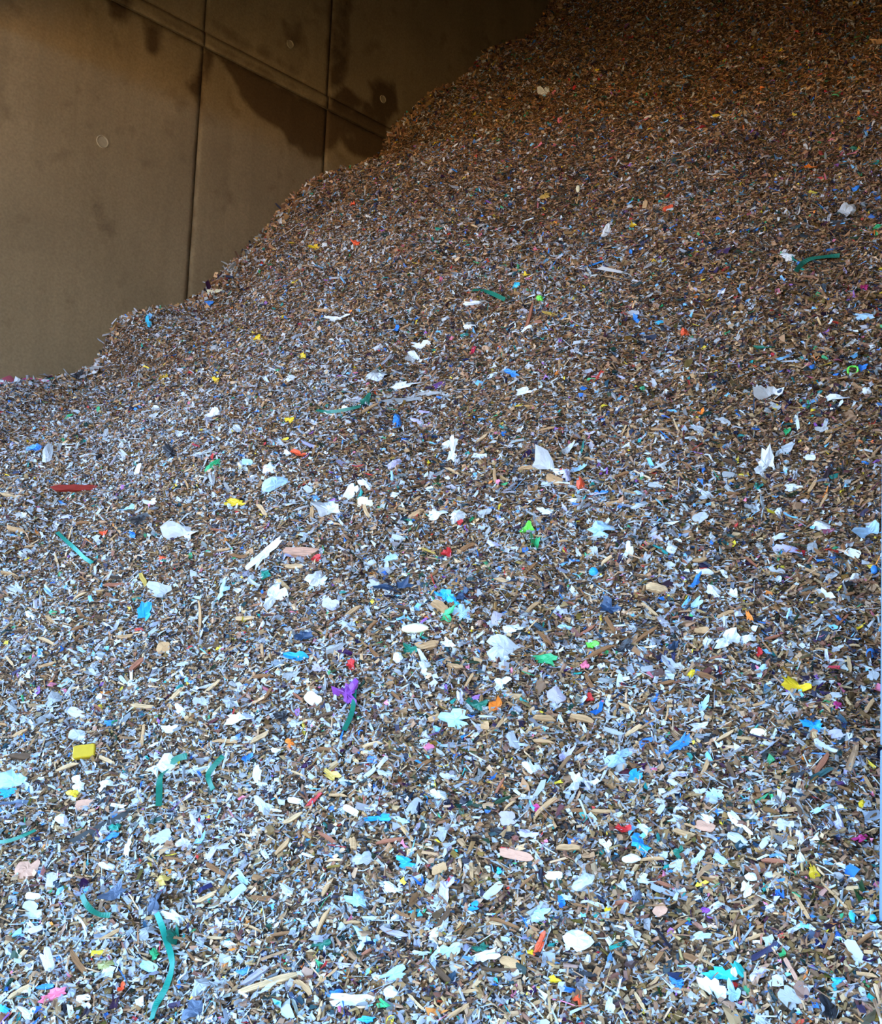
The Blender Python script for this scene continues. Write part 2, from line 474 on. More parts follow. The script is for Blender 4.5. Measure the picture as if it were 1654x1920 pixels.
# ----------------------------------------------------------------- individual pieces picked out of the heap
COLOURS = {  # word -> albedo (linear)
    'white': (.74, .75, .76), 'cream': (.80, .74, .50), 'pale grey': (.48, .49, .50), 'grey': (.34, .34, .34), 'black': (.02, .02, .024), 'navy': (.03, .06, .12),
    'slate-blue': (.09, .12, .18), 'blue': (.04, .22, .66), 'bright blue': (.03, .36, .90), 'pale blue': (.42, .62, .82), 'cyan': (.06, .55, .85),
    'teal': (.012, .16, .10), 'dark green': (.015, .14, .09), 'green': (.04, .38, .14), 'lime': (.18, .75, .08), 'yellow': (.74, .50, .02), 'mustard': (.50, .32, .01),
    'ochre': (.55, .36, .08), 'olive': (.33, .30, .10), 'orange': (.85, .24, .03), 'orange-red': (.80, .10, .03), 'red': (.55, .03, .03), 'dark red': (.26, .025, .015),
    'pink': (.75, .16, .24), 'magenta': (.55, .04, .20), 'purple': (.26, .06, .34), 'lilac': (.55, .50, .72), 'tan': (.56, .32, .15), 'light tan': (.68, .43, .22),
    'brown': (.28, .125, .05), 'dark brown': (.12, .065, .035), 'reddish': (.36, .13, .07), 'pinkish': (.60, .32, .21), 'mauve': (.42, .36, .40), 'turquoise': (.015, .25, .18), 'charcoal': (.028, .028, .026)}
KIND = {  # kind -> object name, category, noun
    'wood': ('wood_splinter', 'wood splinter', 'wood splinter'), 'film': ('film_scrap', 'plastic film', 'scrap of film'), 'rag': ('crumpled_film', 'plastic film', 'crumpled film'),
    'scrap': ('plastic_scrap', 'plastic scrap', 'plastic scrap'), 'card': ('cardboard_scrap', 'cardboard', 'cardboard scrap'), 'lump': ('foam_lump', 'foam', 'foam lump'),
    'block': ('plastic_block', 'plastic block', 'plastic block'), 'rubber': ('rubber_scrap', 'rubber', 'rubber scrap'), 'strap': ('packing_strap', 'strap', 'packing strap'),
    'loop': ('wire_loop', 'wire', 'wire loop')}
# kind  x y  length width angle  colour  [ = landmark phrase  : own words ]
ROWS = '''
wood 142 919 78 11 0 dark red =red lath :dark red painted lath lying level below the wall corner
wood 22 935 42 5 -15 light tan
rubber 324 852 40 20 -45 black =bent black rubber scrap :bent black rubber scrap standing up above the pale blue film
film 519 914 54 22 30 pale blue =pale blue film strip :torn pale blue film strip above the pinkish slat
scrap 441 946 40 10 -8 yellow =yellow and green scrap :long yellow scrap lying below the pale blue film
wood 495 960 28 9 -55 light tan
film 501 1041 72 19 52 white =long white film :long white film scrap slanting up beside the pinkish slat
scrap 500 1079 17 15 20 turquoise
wood 570 1038 72 19 -4 pinkish =pinkish slat :broad pinkish wooden slat with rough grain
scrap 594 1050 18 9 0 red
wood 553 1064 36 8 2 light tan
film 598 1090 42 26 40 white =white paper corner :clean white paper corner just below the pinkish slat
wood 271 1090 26 10 -60 ochre
film 312 1113 60 20 0 pale grey =domed grey film :domed pale grey film sheet above the bright blue rag
rag 270 1160 38 19 60 bright blue =bright blue rag :bright blue rag lying near the thin pale stick
wood 374 1165 70 6 88 tan =upright thin stick :thin pale stick standing upright beside the domed grey film
scrap 555 1234 34 16 -12 bright blue =flat blue scrap :flat bright blue scrap with torn end above the cream shell
scrap 569 1197 28 17 30 navy
card 308 1216 22 20 0 tan
film 419 1113 36 14 65 pale blue
rag 515 1124 40 28 50 white
scrap 65 845 26 12 -5 blue
film 90 862 44 15 75 pale grey
scrap 563 855 28 11 -8 orange-red
rubber 145 711 26 18 0 black =black tangle :black tangled scrap caught where the heap meets the wall
film 181 695 32 11 0 grey
scrap 544 789 14 12 40 yellow
rubber 187 860 12 18 0 black
scrap 198 1003 12 9 50 orange-red
scrap 305 1050 12 9 40 orange-red
scrap 250 1006 12 9 0 blue
scrap 315 988 15 10 0 blue
rag 345 1005 46 24 20 white =white fluff patch :ragged white film fluff above the thin green strap end
rubber 263 979 30 18 10 black
scrap 401 875 28 13 30 green
film 544 714 20 13 10 white
rag 399 783 26 15 15 white
scrap 309 711 14 9 20 mustard
scrap 406 714 12 8 0 yellow
film 707 708 36 30 55 pale grey =grey film triangle :upright grey film triangle with a pointed tip
film 755 727 58 15 14 white =white film wing :curved white film wing right under the grey film triangle
film 778 748 80 17 8 grey
film 684 756 34 14 52 dark green =green bottle shard :curved dark green bottle shard below the grey film triangle
film 625 776 22 11 0 white
film 646 774 18 9 0 white
scrap 963 704 26 11 -20 blue =blue flake :blue plastic flake above the folded white sheet
film 983 738 38 9 10 white =folded white sheet :small folded white sheet below the blue flake
scrap 747 797 18 25 10 blue
film 849 856 44 15 82 white =hanging white strip :white torn film strip hanging upright on the slope
film 843 838 34 12 10 white
rag 1030 882 48 26 -20 white =large white rag :large crumpled white rag resting on a tan cardboard tongue
film 1063 895 18 15 60 lilac
card 1040 903 30 16 -20 tan
scrap 1092 913 15 16 0 orange-red =orange cube :small orange-red cube beside the large white rag
scrap 1126 929 18 10 0 blue
card 661 927 30 22 60 white
film 686 910 26 14 -52 white
card 686 945 28 16 0 cream
rag 618 962 36 25 45 white =leaning white tuft :leaning white film tuft above the white paper corner
wood 689 963 26 8 -65 light tan
wood 585 970 30 8 86 tan
film 820 968 32 20 -25 white
film 857 973 32 22 40 white
scrap 863 983 10 8 0 red
film 1023 962 26 10 0 white
scrap 990 998 21 16 30 lime =bright green scrap :bright lime green scrap with folded edge
scrap 1000 1023 12 25 0 green
rag 1128 1002 48 22 -5 pale blue =pale blue crumple :pale blue crumpled film lying below the orange cube
scrap 839 1041 14 13 0 red
wood 805 1035 25 4 -20 ochre
lump 1115 1076 17 18 0 bright blue =bright blue ball :round bright blue ball below the pale blue crumple
wood 946 1092 34 8 -15 light tan
rag 838 1122 32 15 -20 bright blue =bright blue bow :bright blue film bow between navy scraps
rag 853 1133 22 10 -30 cyan
rag 745 1108 48 20 5 navy =navy sheet :ragged dark navy sheet left of the bright blue bow
scrap 870 1120 26 17 0 navy
wood 826 1140 30 17 -38 tan =lens-shaped chip :lens-shaped tan wood chip beneath the bright blue bow
film 838 1158 30 17 10 green
film 866 1152 26 20 -40 pale blue
lump 781 1183 52 18 4 cream =cream foam bar :pale cream foam bar with square ends
wood 801 1212 40 15 10 tan =thick wood offcut :thick tan wood offcut under the cream foam bar
film 962 1182 36 11 0 white
film 948 1222 70 32 -5 pale grey =grey film sheet :wide grey film sheet below a white strip
rag 1020 1241 48 12 -8 green =green ragged band :green ragged band below the grey film sheet
scrap 1098 1250 16 13 30 pink
scrap 1112 1213 18 13 -20 lime
wood 1122 1228 58 8 28 brown
lump 748 1237 18 20 0 white
scrap 660 1249 12 17 -20 red
film 798 1258 28 13 72 white
film 769 1220 28 14 -10 teal
card 930 1165 28 18 70 mauve
rag 1447 744 36 24 -12 white =white crumpled paper :white crumpled paper beside a navy scrap high on the slope
scrap 1463 738 14 10 -50 navy
film 1568 750 48 11 4 white =ragged white strip :ragged white strip with a raised knob near the frame edge
lump 1625 738 18 12 -20 white
loop 1600 698 19 16 0 lime =lime wire loop :lime green wire loop beside a blue bit
scrap 1617 694 12 10 0 blue
scrap 1315 778 10 9 0 orange
wood 1271 803 32 4 -66 light tan
wood 1239 808 34 4 0 tan
film 1307 807 30 14 -20 pale grey
scrap 1478 812 11 13 0 green
film 1468 847 44 19 20 pale grey =grey film cone :pale grey film cone pointing uphill
rag 1437 876 38 30 90 white =white rag triangle :white rag shaped like a triangle below the grey film cone
card 1522 861 18 10 4 white
film 1487 917 36 9 0 white =curved white band :thin curved white band below the white rag triangle
rubber 1297 937 20 16 40 black
film 1413 956 26 14 12 pale grey
lump 1460 963 13 14 0 white
film 1540 990 36 16 -25 white =white bent strip :white bent strip beside the pale blue corner film
film 1631 1001 34 26 40 pale blue =pale blue corner film :pale blue film gathered to a point near the frame edge
film 1456 1013 34 12 8 white
film 1480 1036 44 14 -10 lilac
lump 1258 1035 20 17 20 white =white ball :small round white ball among brown chips
film 1178 1040 14 27 0 white
card 1524 1031 19 17 10 grey
film 1304 1094 26 12 50 blue =blue folded tag :blue folded tag leaning against a white splinter
film 1320 1077 30 8 -15 white
wood 1231 1107 38 16 -14 light tan =boat-shaped chip :boat-shaped light tan wood chip on its own
film 1147 1143 32 25 -25 navy =dark navy flap :dark navy flap below the boat-shaped chip
lump 1641 1072 14 16 0 blue
rubber 1426 1165 34 6 14 black
scrap 1404 1160 16 9 -70 orange
rag 1362 1203 44 26 25 white =white shredded rag :white shredded rag beside a smaller white scrap
film 1403 1203 27 13 0 white
card 1317 1186 26 11 4 tan
lump 1629 1231 17 21 -15 blue =blue ball by the post :blue rounded ball close to the pale blue post
scrap 1264 1217 15 20 -20 navy
rubber 1172 1217 36 15 25 black
scrap 1424 1226 11 13 0 red
rubber 1446 1240 28 15 -10 black
wood 1212 1193 48 7 33 brown
scrap 1295 1268 12 12 30 yellow
card 1637 1271 20 18 -20 pale grey
scrap 1614 1180 14 5 28 yellow
rag 1023 176 20 19 -30 white =white tuft in the dark :white film tuft alone high on the dark slope
lump 1084 357 9 14 0 cream
wood 1212 389 20 10 86 light tan =upright tan block :small tan wood block standing upright in the dark part
scrap 1187 425 14 9 -20 yellow
film 1138 441 34 12 58 white =white slanting blade :white slanting film blade below the upright tan block
scrap 970 537 13 10 0 cyan
wood 987 612 84 7 72 reddish =long reddish stick :long reddish brown stick pointing up the slope
scrap 1013 563 15 11 0 lime
scrap 1193 605 16 16 30 blue =deep blue knot :deep blue plastic knot beside a cyan scrap
scrap 1236 608 16 10 0 cyan
scrap 1286 627 12 14 0 orange-red
scrap 987 518 12 7 -20 yellow
scrap 1252 394 14 11 0 orange-red
film 1478 485 26 12 -18 white
scrap 1621 542 13 10 0 magenta
scrap 1645 430 18 9 10 green
scrap 1604 357 14 8 0 blue
scrap 1517 316 22 7 0 orange
scrap 1605 282 19 6 -12 teal
rag 1585 402 25 24 40 pale grey
scrap 1022 370 19 8 10 ochre
wood 1032 592 32 4 -15 ochre
film 880 616 18 8 5 white
film 889 572 34 9 0 white
film 1432 655 30 5 0 teal
film 1620 598 34 11 -15 pale blue
scrap 279 611 10 21 8 cyan =teal tab by the wall :blue-green tab standing up near the wall edge
film 634 599 38 9 5 white =white film comma :white comma-shaped film under a tan stick
wood 614 585 44 5 -4 tan
scrap 662 385 10 10 0 orange-red
scrap 668 460 15 11 0 orange-red
scrap 591 466 14 11 0 yellow
scrap 392 571 16 8 0 blue
card 402 548 30 8 4 cream
wood 436 482 30 5 3 dark brown =dark wall splinter :dark splinter sticking out in front of the concrete wall
film 725 254 34 13 -28 pinkish =flake on the wall edge :pale torn flake sticking out at the wall edge
film 790 650 30 10 -5 white
rag 777 677 22 20 -30 white
scrap 567 673 10 14 0 yellow
scrap 485 637 14 10 0 yellow
scrap 743 621 11 10 0 blue
block 162 1414 42 24 7 mustard =mustard yellow block :mustard yellow plastic block lying on the pale shreds
wood 128 1440 42 7 20 light tan
wood 203 1427 30 8 -28 light tan
rag 298 1440 46 42 -30 white =white bag :bulging white plastic bag scrap crossed by a green strap
scrap 140 1490 20 13 -25 yellow
card 162 1512 34 18 8 pinkish
lump 117 1541 27 18 -20 white
rubber 190 1552 160 15 26 charcoal =long dark strip :long charcoal rubber strip slanting across the shreds
scrap 219 1555 20 16 10 turquoise
film 244 1592 39 11 84 white =white upright strip :narrow white strip standing upright below the long dark strip
lump 202 1628 36 13 -17 white
card 54 1635 44 32 10 pinkish =round cardboard patch :roundish torn tan cardboard patch
film 308 1654 28 15 12 ochre
film 217 1677 44 22 35 slate-blue =slate-blue sheet :slate-blue plastic sheet tilted on edge
film 294 1693 20 46 -8 slate-blue
film 330 1722 46 13 -5 white =white capped film :white film cap at the upper end of the long teal strap
film 330 1757 18 40 14 teal
scrap 290 1793 18 15 30 green
scrap 462 1825 26 12 -6 blue
wood 480 1833 54 12 38 mauve =grey slat with pink end :mauve grey slat lying above the long tan lath
wood 510 1844 114 13 18 light tan =long tan lath :long tan wooden lath, the longest in the lower heap
wood 570 1854 38 13 -43 tan
scrap 230 1855 12 13 0 orange-red
rag 108 1867 48 13 12 pink =pinkish red ribbon :crumpled pinkish red ribbon in the lower corner
scrap 92 1854 28 9 0 blue
film 368 1898 40 26 -5 slate-blue =steel blue disc :steel blue disc-like scrap at the lower frame edge
rag 60 1905 22 20 40 white
scrap 10 1895 26 15 -25 bright blue
film 200 1815 34 24 50 olive
scrap 466 1423 18 15 -10 blue
scrap 549 1397 17 10 25 orange
scrap 208 1359 17 12 0 blue
wood 487 1385 36 9 27 light tan
card 590 1313 28 22 -35 white =white card oval :rounded white card oval beside the purple film
rubber 531 1347 26 20 0 black
rag 450 1350 42 15 5 white
rag 30 1470 46 30 20 pale blue
scrap 17 1491 24 17 0 bright blue
film 150 1474 26 24 60 white
film 35 1508 72 8 3 slate-blue
card 555 1504 22 11 -10 white
scrap 591 1503 30 8 48 red
scrap 210 1573 30 11 10 blue
rag 651 1306 34 44 20 purple =purple film :crumpled purple film beside the white card oval
film 857 1352 58 28 -14 pale blue =pale sheet with hollow :pale bluish sheet hanging over a dark hollow
wood 818 1351 26 12 15 tan
card 911 1364 16 14 0 tan
card 1043 1309 28 30 30 mauve =mauve square :mauve brown square of card above the white-blue rag
scrap 1107 1313 15 10 0 red
rag 900 1324 28 18 -20 dark green
rag 930 1329 18 17 0 orange
wood 1019 1394 37 7 -4 tan
rag 1078 1469 42 24 55 white =white leaning rag :bright white leaning rag above the grey plank
film 624 1457 34 15 -35 ochre =ochre shell :ochre shell-like scrap lying in white film
rag 710 1538 37 13 0 bright blue =blue bird shape :bright blue scrap shaped like a flying bird
film 767 1622 42 14 -12 bright blue =blue plate shard :bright blue curved plate shard below the tan leaf
card 826 1633 29 16 22 tan =tan cardboard flap :folded tan cardboard flap beside the blue plate shard
card 970 1606 60 17 -10 pinkish =pinkish board :pinkish cardboard shaped like an arrow
card 953 1537 29 25 6 mauve =mauve tile :mauve grey square tile above a black tuft
rubber 944 1566 38 14 -8 black
wood 665 1584 12 25 4 tan
wood 1022 1518 54 10 40 tan =slanting grey plank :slanting tan grey plank beside the mauve tile
scrap 1009 1519 14 10 20 magenta
lump 1086 1766 56 38 -10 white =white foam lump :big white crumpled foam lump, largest white piece
film 1016 1773 36 12 62 orange-red =orange-red sliver :pointed orange-red sliver near the big foam lump
scrap 997 1788 10 11 0 yellow
rag 913 1795 50 15 17 white
scrap 903 1780 25 15 0 dark green
card 957 1808 34 18 -25 tan =curled tan card :curled tan card lying on a dark brown slab
wood 930 1820 52 8 -4 dark brown
scrap 1042 1842 18 11 0 yellow
scrap 608 1774 32 17 12 dark green
wood 606 1735 58 8 66 tan =steep tan stick :steep tan stick above a dark green scrap
film 744 1670 44 18 -22 white
rag 671 1693 40 28 -20 pale blue =pale blue balloon scrap :puffed pale blue film scrap beside the steep tan stick
wood 742 1751 50 11 -17 mauve
rubber 1094 1830 46 11 -2 black =black bar :straight black rubber bar below the white foam lump
lump 1096 1660 46 23 36 pale grey =grey foam wedge :pale grey foam wedge under a cream scrap
card 1040 1645 30 15 0 cream
scrap 1083 1877 16 20 20 orange-red
rag 660 1880 64 20 -8 white =long white crumple :long white crumpled film at the lower frame edge
scrap 690 1915 30 10 10 bright blue
lump 733 1864 26 22 0 white
scrap 629 1865 24 12 10 blue
scrap 720 1885 24 12 -25 green
rag 822 1494 26 18 -35 white
scrap 937 1637 11 12 0 cyan
scrap 888 1703 21 12 20 bright blue
scrap 1055 1697 13 19 0 blue
rag 1496 1291 40 17 -12 yellow =yellow netting :lumpy yellow netting near the pale blue post
rag 1527 1366 42 20 -25 bright blue =blue woven scrap :bright blue woven scrap below the yellow netting
scrap 1571 1327 16 10 15 magenta
card 1425 1378 30 13 -5 cream
film 1275 1398 44 17 45 blue =blue slanting film :mid blue film slanting uphill beside red bit
rag 1161 1423 50 20 25 pale blue =pale blue rag :glossy pale blue rag near the blue slanting film
film 1190 1461 32 17 38 bright blue
wood 1360 1382 34 6 28 light tan
wood 1541 1440 50 12 58 reddish =rusty stick :rusty brown stick standing steep near the post
film 1388 1545 52 12 -48 white =white crossed strips :two-armed bright white strip crossing pale shreds
film 1330 1540 22 14 -25 white
lump 1384 1575 40 17 -20 pale grey
rag 1171 1560 22 12 -10 red =red bow :small red bow-shaped scrap beside a brown splinter
rag 1202 1587 34 24 -30 bright blue =bright blue crumple :bright blue crumpled film above the white lens
lump 1185 1614 36 16 2 white =white lens :smooth white lens-shaped piece under the bright blue crumple
wood 1285 1565 38 11 -20 tan
card 1324 1553 36 17 -15 pinkish
wood 1222 1614 42 7 3 tan
scrap 1275 1602 20 14 30 teal
film 1503 1607 16 28 4 white =white cup shard :white cup shard standing upright on the slope
film 1527 1639 30 12 -62 mustard =mustard tag :mustard yellow tag below the white cup shard
scrap 1612 1577 22 12 25 magenta
wood 1577 1692 96 5 -45 tan =long thin stick :long thin tan stick pointing down towards the post foot
wood 1507 1704 50 8 -62 tan
wood 1492 1828 60 9 -60 pinkish =steep pinkish stick :steep pinkish stick in the lower corner
rag 1357 1832 48 22 -10 cyan =cyan rag :cyan rag lying over white film
film 1340 1862 50 30 -35 white
film 1378 1866 20 34 -15 pale blue
film 1386 1812 17 30 -22 white
scrap 1275 1847 22 20 -20 blue
rubber 1560 1897 24 46 10 black =big black flap :large black rubber flap standing at the lower frame edge
scrap 1577 1845 24 12 10 bright blue
lump 1642 1728 14 14 0 bright blue =blue knob at the post foot :bright blue knob at the foot of the pale blue post
scrap 1602 1727 11 24 0 cyan
scrap 1324 1710 15 10 10 purple
scrap 1196 1682 16 21 -20 slate-blue
card 1238 1709 24 20 40 pinkish
wood 1274 1738 46 6 35 brown
wood 1300 1798 30 14 -30 brown
film 1143 1886 16 24 -20 white
film 1575 1552 20 38 25 lilac
scrap 1616 1512 12 15 0 yellow
lump 1411 1648 24 17 -10 white
wood 1452 1618 42 9 -3 reddish
scrap 1141 1711 11 11 0 yellow
wood 690 770 40 6 30 tan
wood 452 1045 30 7 -10 brown
wood 1150 945 34 6 8 tan
wood 990 1070 36 7 40 brown
wood 880 1280 30 6 60 tan
wood 700 1400 34 7 12 light tan
wood 1180 1330 36 7 -25 tan
wood 90 1250 30 6 15 tan
wood 400 1290 34 6 40 light tan
wood 1420 1760 36 7 20 tan
wood 860 1900 42 8 30 tan
wood 1200 1880 36 7 -60 light tan
'''
STRAPS = [  # px polyline, width px, colour, landmark, label
    ([(111, 1005), (128, 1022), (150, 1040), (164, 1052), (178, 1064)], 7, 'turquoise', 'thin green strap', 'thin green strap lying slanted below the red lath'),
    ([(355, 1425), (340, 1431), (326, 1440), (312, 1454), (305, 1470), (303, 1490), (303, 1519)], 11, 'teal', 'bent green strap', 'bent green packing strap crossing the white bag'),
    ([(424, 1425), (408, 1445), (395, 1460), (399, 1476), (403, 1490)], 9, 'teal', None, 'short dull green strap to one side of the white bag'),
    ([(158, 1690), (164, 1706), (176, 1717), (193, 1722), (210, 1726)], 9, 'teal', 'hooked teal strap', 'hooked teal packing strap below the slate-blue sheet'),
    ([(297, 1717), (308, 1744), (318, 1766), (326, 1790), (329, 1815), (326, 1838), (316, 1860), (304, 1880), (296, 1898), (291, 1925)], 10, 'turquoise', 'long teal strap', 'long winding teal strap running down to the lower frame edge'),
    ([(667, 1300), (667, 1325), (663, 1348), (652, 1376)], 9, 'teal', None, 'dark teal strap hanging below the purple film'),
    ([(1577, 486), (1550, 489), (1520, 492), (1504, 500), (1492, 518)], 8, 'dark green', 'dark green strap', 'dark green strap bent at the far end of the slope'),
    ([(890, 550), (908, 553), (926, 557), (950, 567)], 8, 'teal', 'flat green strap', 'flat green strap high on the slope beside the long reddish stick'),
    ([(-14, 732), (8, 722), (24, 716), (34, 711)], 15, 'pink', 'pink hose end', 'pink hose-like strip ending at the wall corner'),
    ([(30, 716), (50, 717), (72, 718), (92, 720)], 4, 'magenta', None, 'thin dark red cord beside the pink hose end'),
    ([(0, 1588), (20, 1590), (45, 1578), (72, 1562)], 6, 'teal', None, 'thin teal strap at the frame edge near the long dark strip'),
    ([(596, 776), (620, 782), (650, 776), (676, 768)], 6, 'dark green', None, 'thin dark green strip under the green bottle shard')]

def seg_noise(n, lo, hi): return np.array([random.uniform(lo, hi) for _ in range(n)])

def g_wood(L_, W_, T_):
    """split splinter: uneven edges, slanted or pointed broken ends, slight bow"""
    n = 7
    tw = random.uniform(-0.3, 0.3); bow = random.uniform(-0.05, 0.05) * L_
    ends = [random.choice(((1.0, 0.25), (0.3, 1.0), (0.85, 0.8), (0.5, 0.35))) for _ in range(2)]
    slant = [random.uniform(-0.10, 0.10) * L_ for _ in range(2)]
    vs = []
    for k in range(n):
        f = k / (n - 1); x = (f - 0.5) * L_
        ea = ends[0] if f < 0.5 else ends[1]
        q = max(0.0, 1 - min(f, 1 - f) * 4.5)
        w0 = W_ / 2 * (1 - q * (1 - ea[0])) * random.uniform(0.8, 1.1); w1 = W_ / 2 * (1 - q * (1 - ea[1])) * random.uniform(0.8, 1.1)
        t = T_ / 2 * (1 - 0.45 * q) * random.uniform(0.8, 1.1); a = tw * (f - 0.5)
        sl = (slant[0] if f < 0.5 else slant[1]) * q
        yb = bow * (1 - (2 * f - 1) ** 2)
        for yy, zz, sg in ((-w0, -t, -1), (w1, -t, 1), (w1 * random.uniform(.75, 1), t, 1), (-w0 * random.uniform(.75, 1), t, -1)):
            vs.append((x + sl * sg + random.uniform(-.012, .012) * L_, yb + yy * math.cos(a) - zz * math.sin(a), yy * math.sin(a) + zz * math.cos(a)))
    fs = []
    for k in range(n - 1):
        for j in range(4):
            fs.append((4 * k + j, 4 * k + (j + 1) % 4, 4 * k + 4 + (j + 1) % 4, 4 * k + 4 + j))
    fs += [(3, 2, 1, 0), tuple(4 * (n - 1) + j for j in range(4))]
    return vs, fs

def g_sheet(L_, W_, crumple, T_, square=False, curl=0.0):
    """irregular sheet with torn outline, creased and with thickness"""
    rings, n = 3, 20
    ph = [random.uniform(0, 6.28) for _ in range(5)]
    rad = []
    for k in range(n):
        a = 2 * math.pi * k / n
        p = 5.0 if square else 2.6
        base = (abs(math.cos(a)) ** p + abs(math.sin(a)) ** p) ** (-1 / p)
        j = 0.05 if square else 0.2
        base *= 1 + j * math.sin(2 * a + ph[0]) + j * 0.9 * math.sin(3 * a + ph[1]) + j * random.uniform(-1.1, 0.8) - (random.uniform(0.15, 0.4) if random.random() < (0.05 if square else 0.2) else 0)
        rad.append(base)
    folds = [(random.uniform(0, math.pi), random.uniform(-0.25, 0.25), random.choice((-1, 1))) for _ in range(4)]
    def hgt(x, y):
        z = 0
        for a, o, sgn in folds:
            z += sgn * abs(math.cos(a) * x + math.sin(a) * y - o)
        return z * crumple * W_ + curl * W_ * (x * x) * 2
    pts = [(0.0, 0.0)]
    for r in range(1, rings + 1):
        for k in range(n):
            a = 2 * math.pi * (k + 0.5 * (r % 2) * 0) / n
            f = r / rings * rad[k]
            pts.append((0.5 * f * math.cos(a) + random.uniform(-.012, .012), 0.5 * f * math.sin(a) + random.uniform(-.012, .012)))
    top = [(x * L_, y * W_, hgt(x, y) + random.uniform(-1, 1) * crumple * 0.1 * W_) for x, y in pts]
    zm = sum(p[2] for p in top) / len(top)
    top = [(x, y, z - zm) for x, y, z in top]
    m = len(top)
    vs = top + [(x, y, z - T_) for x, y, z in top]
    fs = []
    for k in range(n):
        k2 = (k + 1) % n
        fs.append((0, 1 + k, 1 + k2)); fs.append((m, m + 1 + k2, m + 1 + k))
        for r in range(rings - 1):
            a, b, c, d = 1 + r * n + k, 1 + (r + 1) * n + k, 1 + (r + 1) * n + k2, 1 + r * n + k2
            fs.append((a, b, c, d)); fs.append((m + d, m + c, m + b, m + a))
        a, b = 1 + (rings - 1) * n + k, 1 + (rings - 1) * n + k2
        fs.append((a, m + a, m + b, b))
    return vs, fs

def g_lump(L_, W_, T_, rough=0.16):
    vs, fs = [], []
    nl, nm = 7, 12
    off = [random.uniform(0, 50) for _ in range(2)]
    for i in range(1, nl):
        th = math.pi * i / nl
        for j in range(nm):
            p = 2 * math.pi * j / nm
            r = 1 + rough * float(vnoise(np.array([off[0] + 2.2 * math.cos(p) + 1.7 * th]), np.array([off[1] + 2.2 * math.sin(p)]), 9)[0]) + random.uniform(-.5, .5) * rough
            vs.append((0.5 * L_ * r * math.sin(th) * math.cos(p), 0.5 * W_ * r * math.sin(th) * math.sin(p), 0.5 * T_ * r * math.cos(th)))
    a = len(vs); vs.append((0, 0, T_ / 2)); vs.append((0, 0, -T_ / 2))
    for i in range(nl - 2):
        for j in range(nm):
            j2 = (j + 1) % nm
            fs.append((i * nm + j, (i + 1) * nm + j, (i + 1) * nm + j2, i * nm + j2))
    for j in range(nm):
        j2 = (j + 1) % nm
        fs.append((a, j, j2)); fs.append((a + 1, (nl - 2) * nm + j2, (nl - 2) * nm + j))
    return vs, fs

def g_block(L_, W_, T_):
    vs, fs = [], []
    for z, k in ((-.5, .9), (-.38, 1), (.36, 1), (.5, .9)):
        for x, y in ((-.5, -.42), (-.42, -.5), (.42, -.5), (.5, -.42), (.5, .42), (.42, .5), (-.42, .5), (-.5, .42)):
            vs.append((x * k * L_ + random.uniform(-.01, .01) * L_, y * k * W_ + random.uniform(-.02, .02) * W_, z * T_))
    for r in range(3):
        for k in range(8):
            fs.append((r * 8 + k, r * 8 + (k + 1) % 8, r * 8 + 8 + (k + 1) % 8, r * 8 + 8 + k))
    fs += [tuple(range(7, -1, -1)), tuple(range(24, 32))]
    return vs, fs

def g_tube(pts, r, sides=5, closed=False):
    pts = [np.array(p, float) for p in pts]; n = len(pts)
    vs, fs = [], []
    for i, p in enumerate(pts):
        a = pts[(i + 1) % n] if closed or i < n - 1 else p
        b = pts[i - 1] if closed or i > 0 else p
        t = unit(a - b); h = np.array([0, 0, 1.0]) if abs(t[2]) < 0.9 else np.array([1.0, 0, 0])
        e1 = unit(np.cross(t, h)); e2 = np.cross(t, e1)
        for k in range(sides):
            g = 2 * math.pi * k / sides
            vs.append(p + r * (math.cos(g) * e1 + math.sin(g) * e2))
    for i in range(n if closed else n - 1):
        for k in range(sides):
            i2 = (i + 1) % n
            fs.append((i * sides + k, i * sides + (k + 1) % sides, i2 * sides + (k + 1) % sides, i2 * sides + k))
    if not closed:
        fs += [tuple(range(sides - 1, -1, -1)), tuple((n - 1) * sides + k for k in range(sides))]
    return vs, fs

MATS = {}
def piece_mat(kind, colour):
    k = ('wood' if kind == 'wood' else 'card' if kind == 'card' else 'plastic') + ' ' + colour
    if k not in MATS:
        c = COLOURS[colour]
        MATS[k] = wood_mat(k, c) if kind == 'wood' else plain_mat(k, c, 0.8 if kind == 'card' else 0.42, 0.15 if kind == 'card' else 0.45, 70, 0.14)
    return MATS[k]

rows = []
for ln in ROWS.strip().splitlines():
    head, _, own = ln.partition(':')
    head, _, mark = head.partition('=')
    t = head.split()
    rows.append(dict(kind=t[0], x=float(t[1]), y=float(t[2]), L=float(t[3]), W=float(t[4]), a=float(t[5]), col=' '.join(t[6:]), mark=mark.strip(), own=own.strip()))
taken_px = [(r['x'], r['y'], max(r['L'], r['W'])) for r in rows] + [(a, b, 24) for st_ in STRAPS for a, b in st_[0]]
def more(count, kinds, colours, lrange, aspect):
    k = 0
    while k < count:
        y = 760 + 1140 * random.random() ** 0.75; x = random.uniform(12, 1634)
        sc = 0.6 + 0.75 * (y - 760) / 1160
        L_ = random.uniform(*lrange) * sc
        if y < 800 and x < 200 or any(abs(x - a) < 0.55 * (c + L_) and abs(y - b) < 0.4 * (c + L_) for a, b, c in taken_px): continue
        kd = random.choice(kinds)
        rows.append(dict(kind=kd, x=x, y=y, L=L_, W=L_ * random.uniform(*aspect), a=random.gauss(0, 38), col=random.choice(colours), mark='', own=''))
        taken_px.append((x, y, L_)); k += 1
more(190, ['wood'], ['tan', 'brown', 'tan', 'light tan', 'reddish', 'brown', 'dark brown'], (22, 44), (0.13, 0.30))
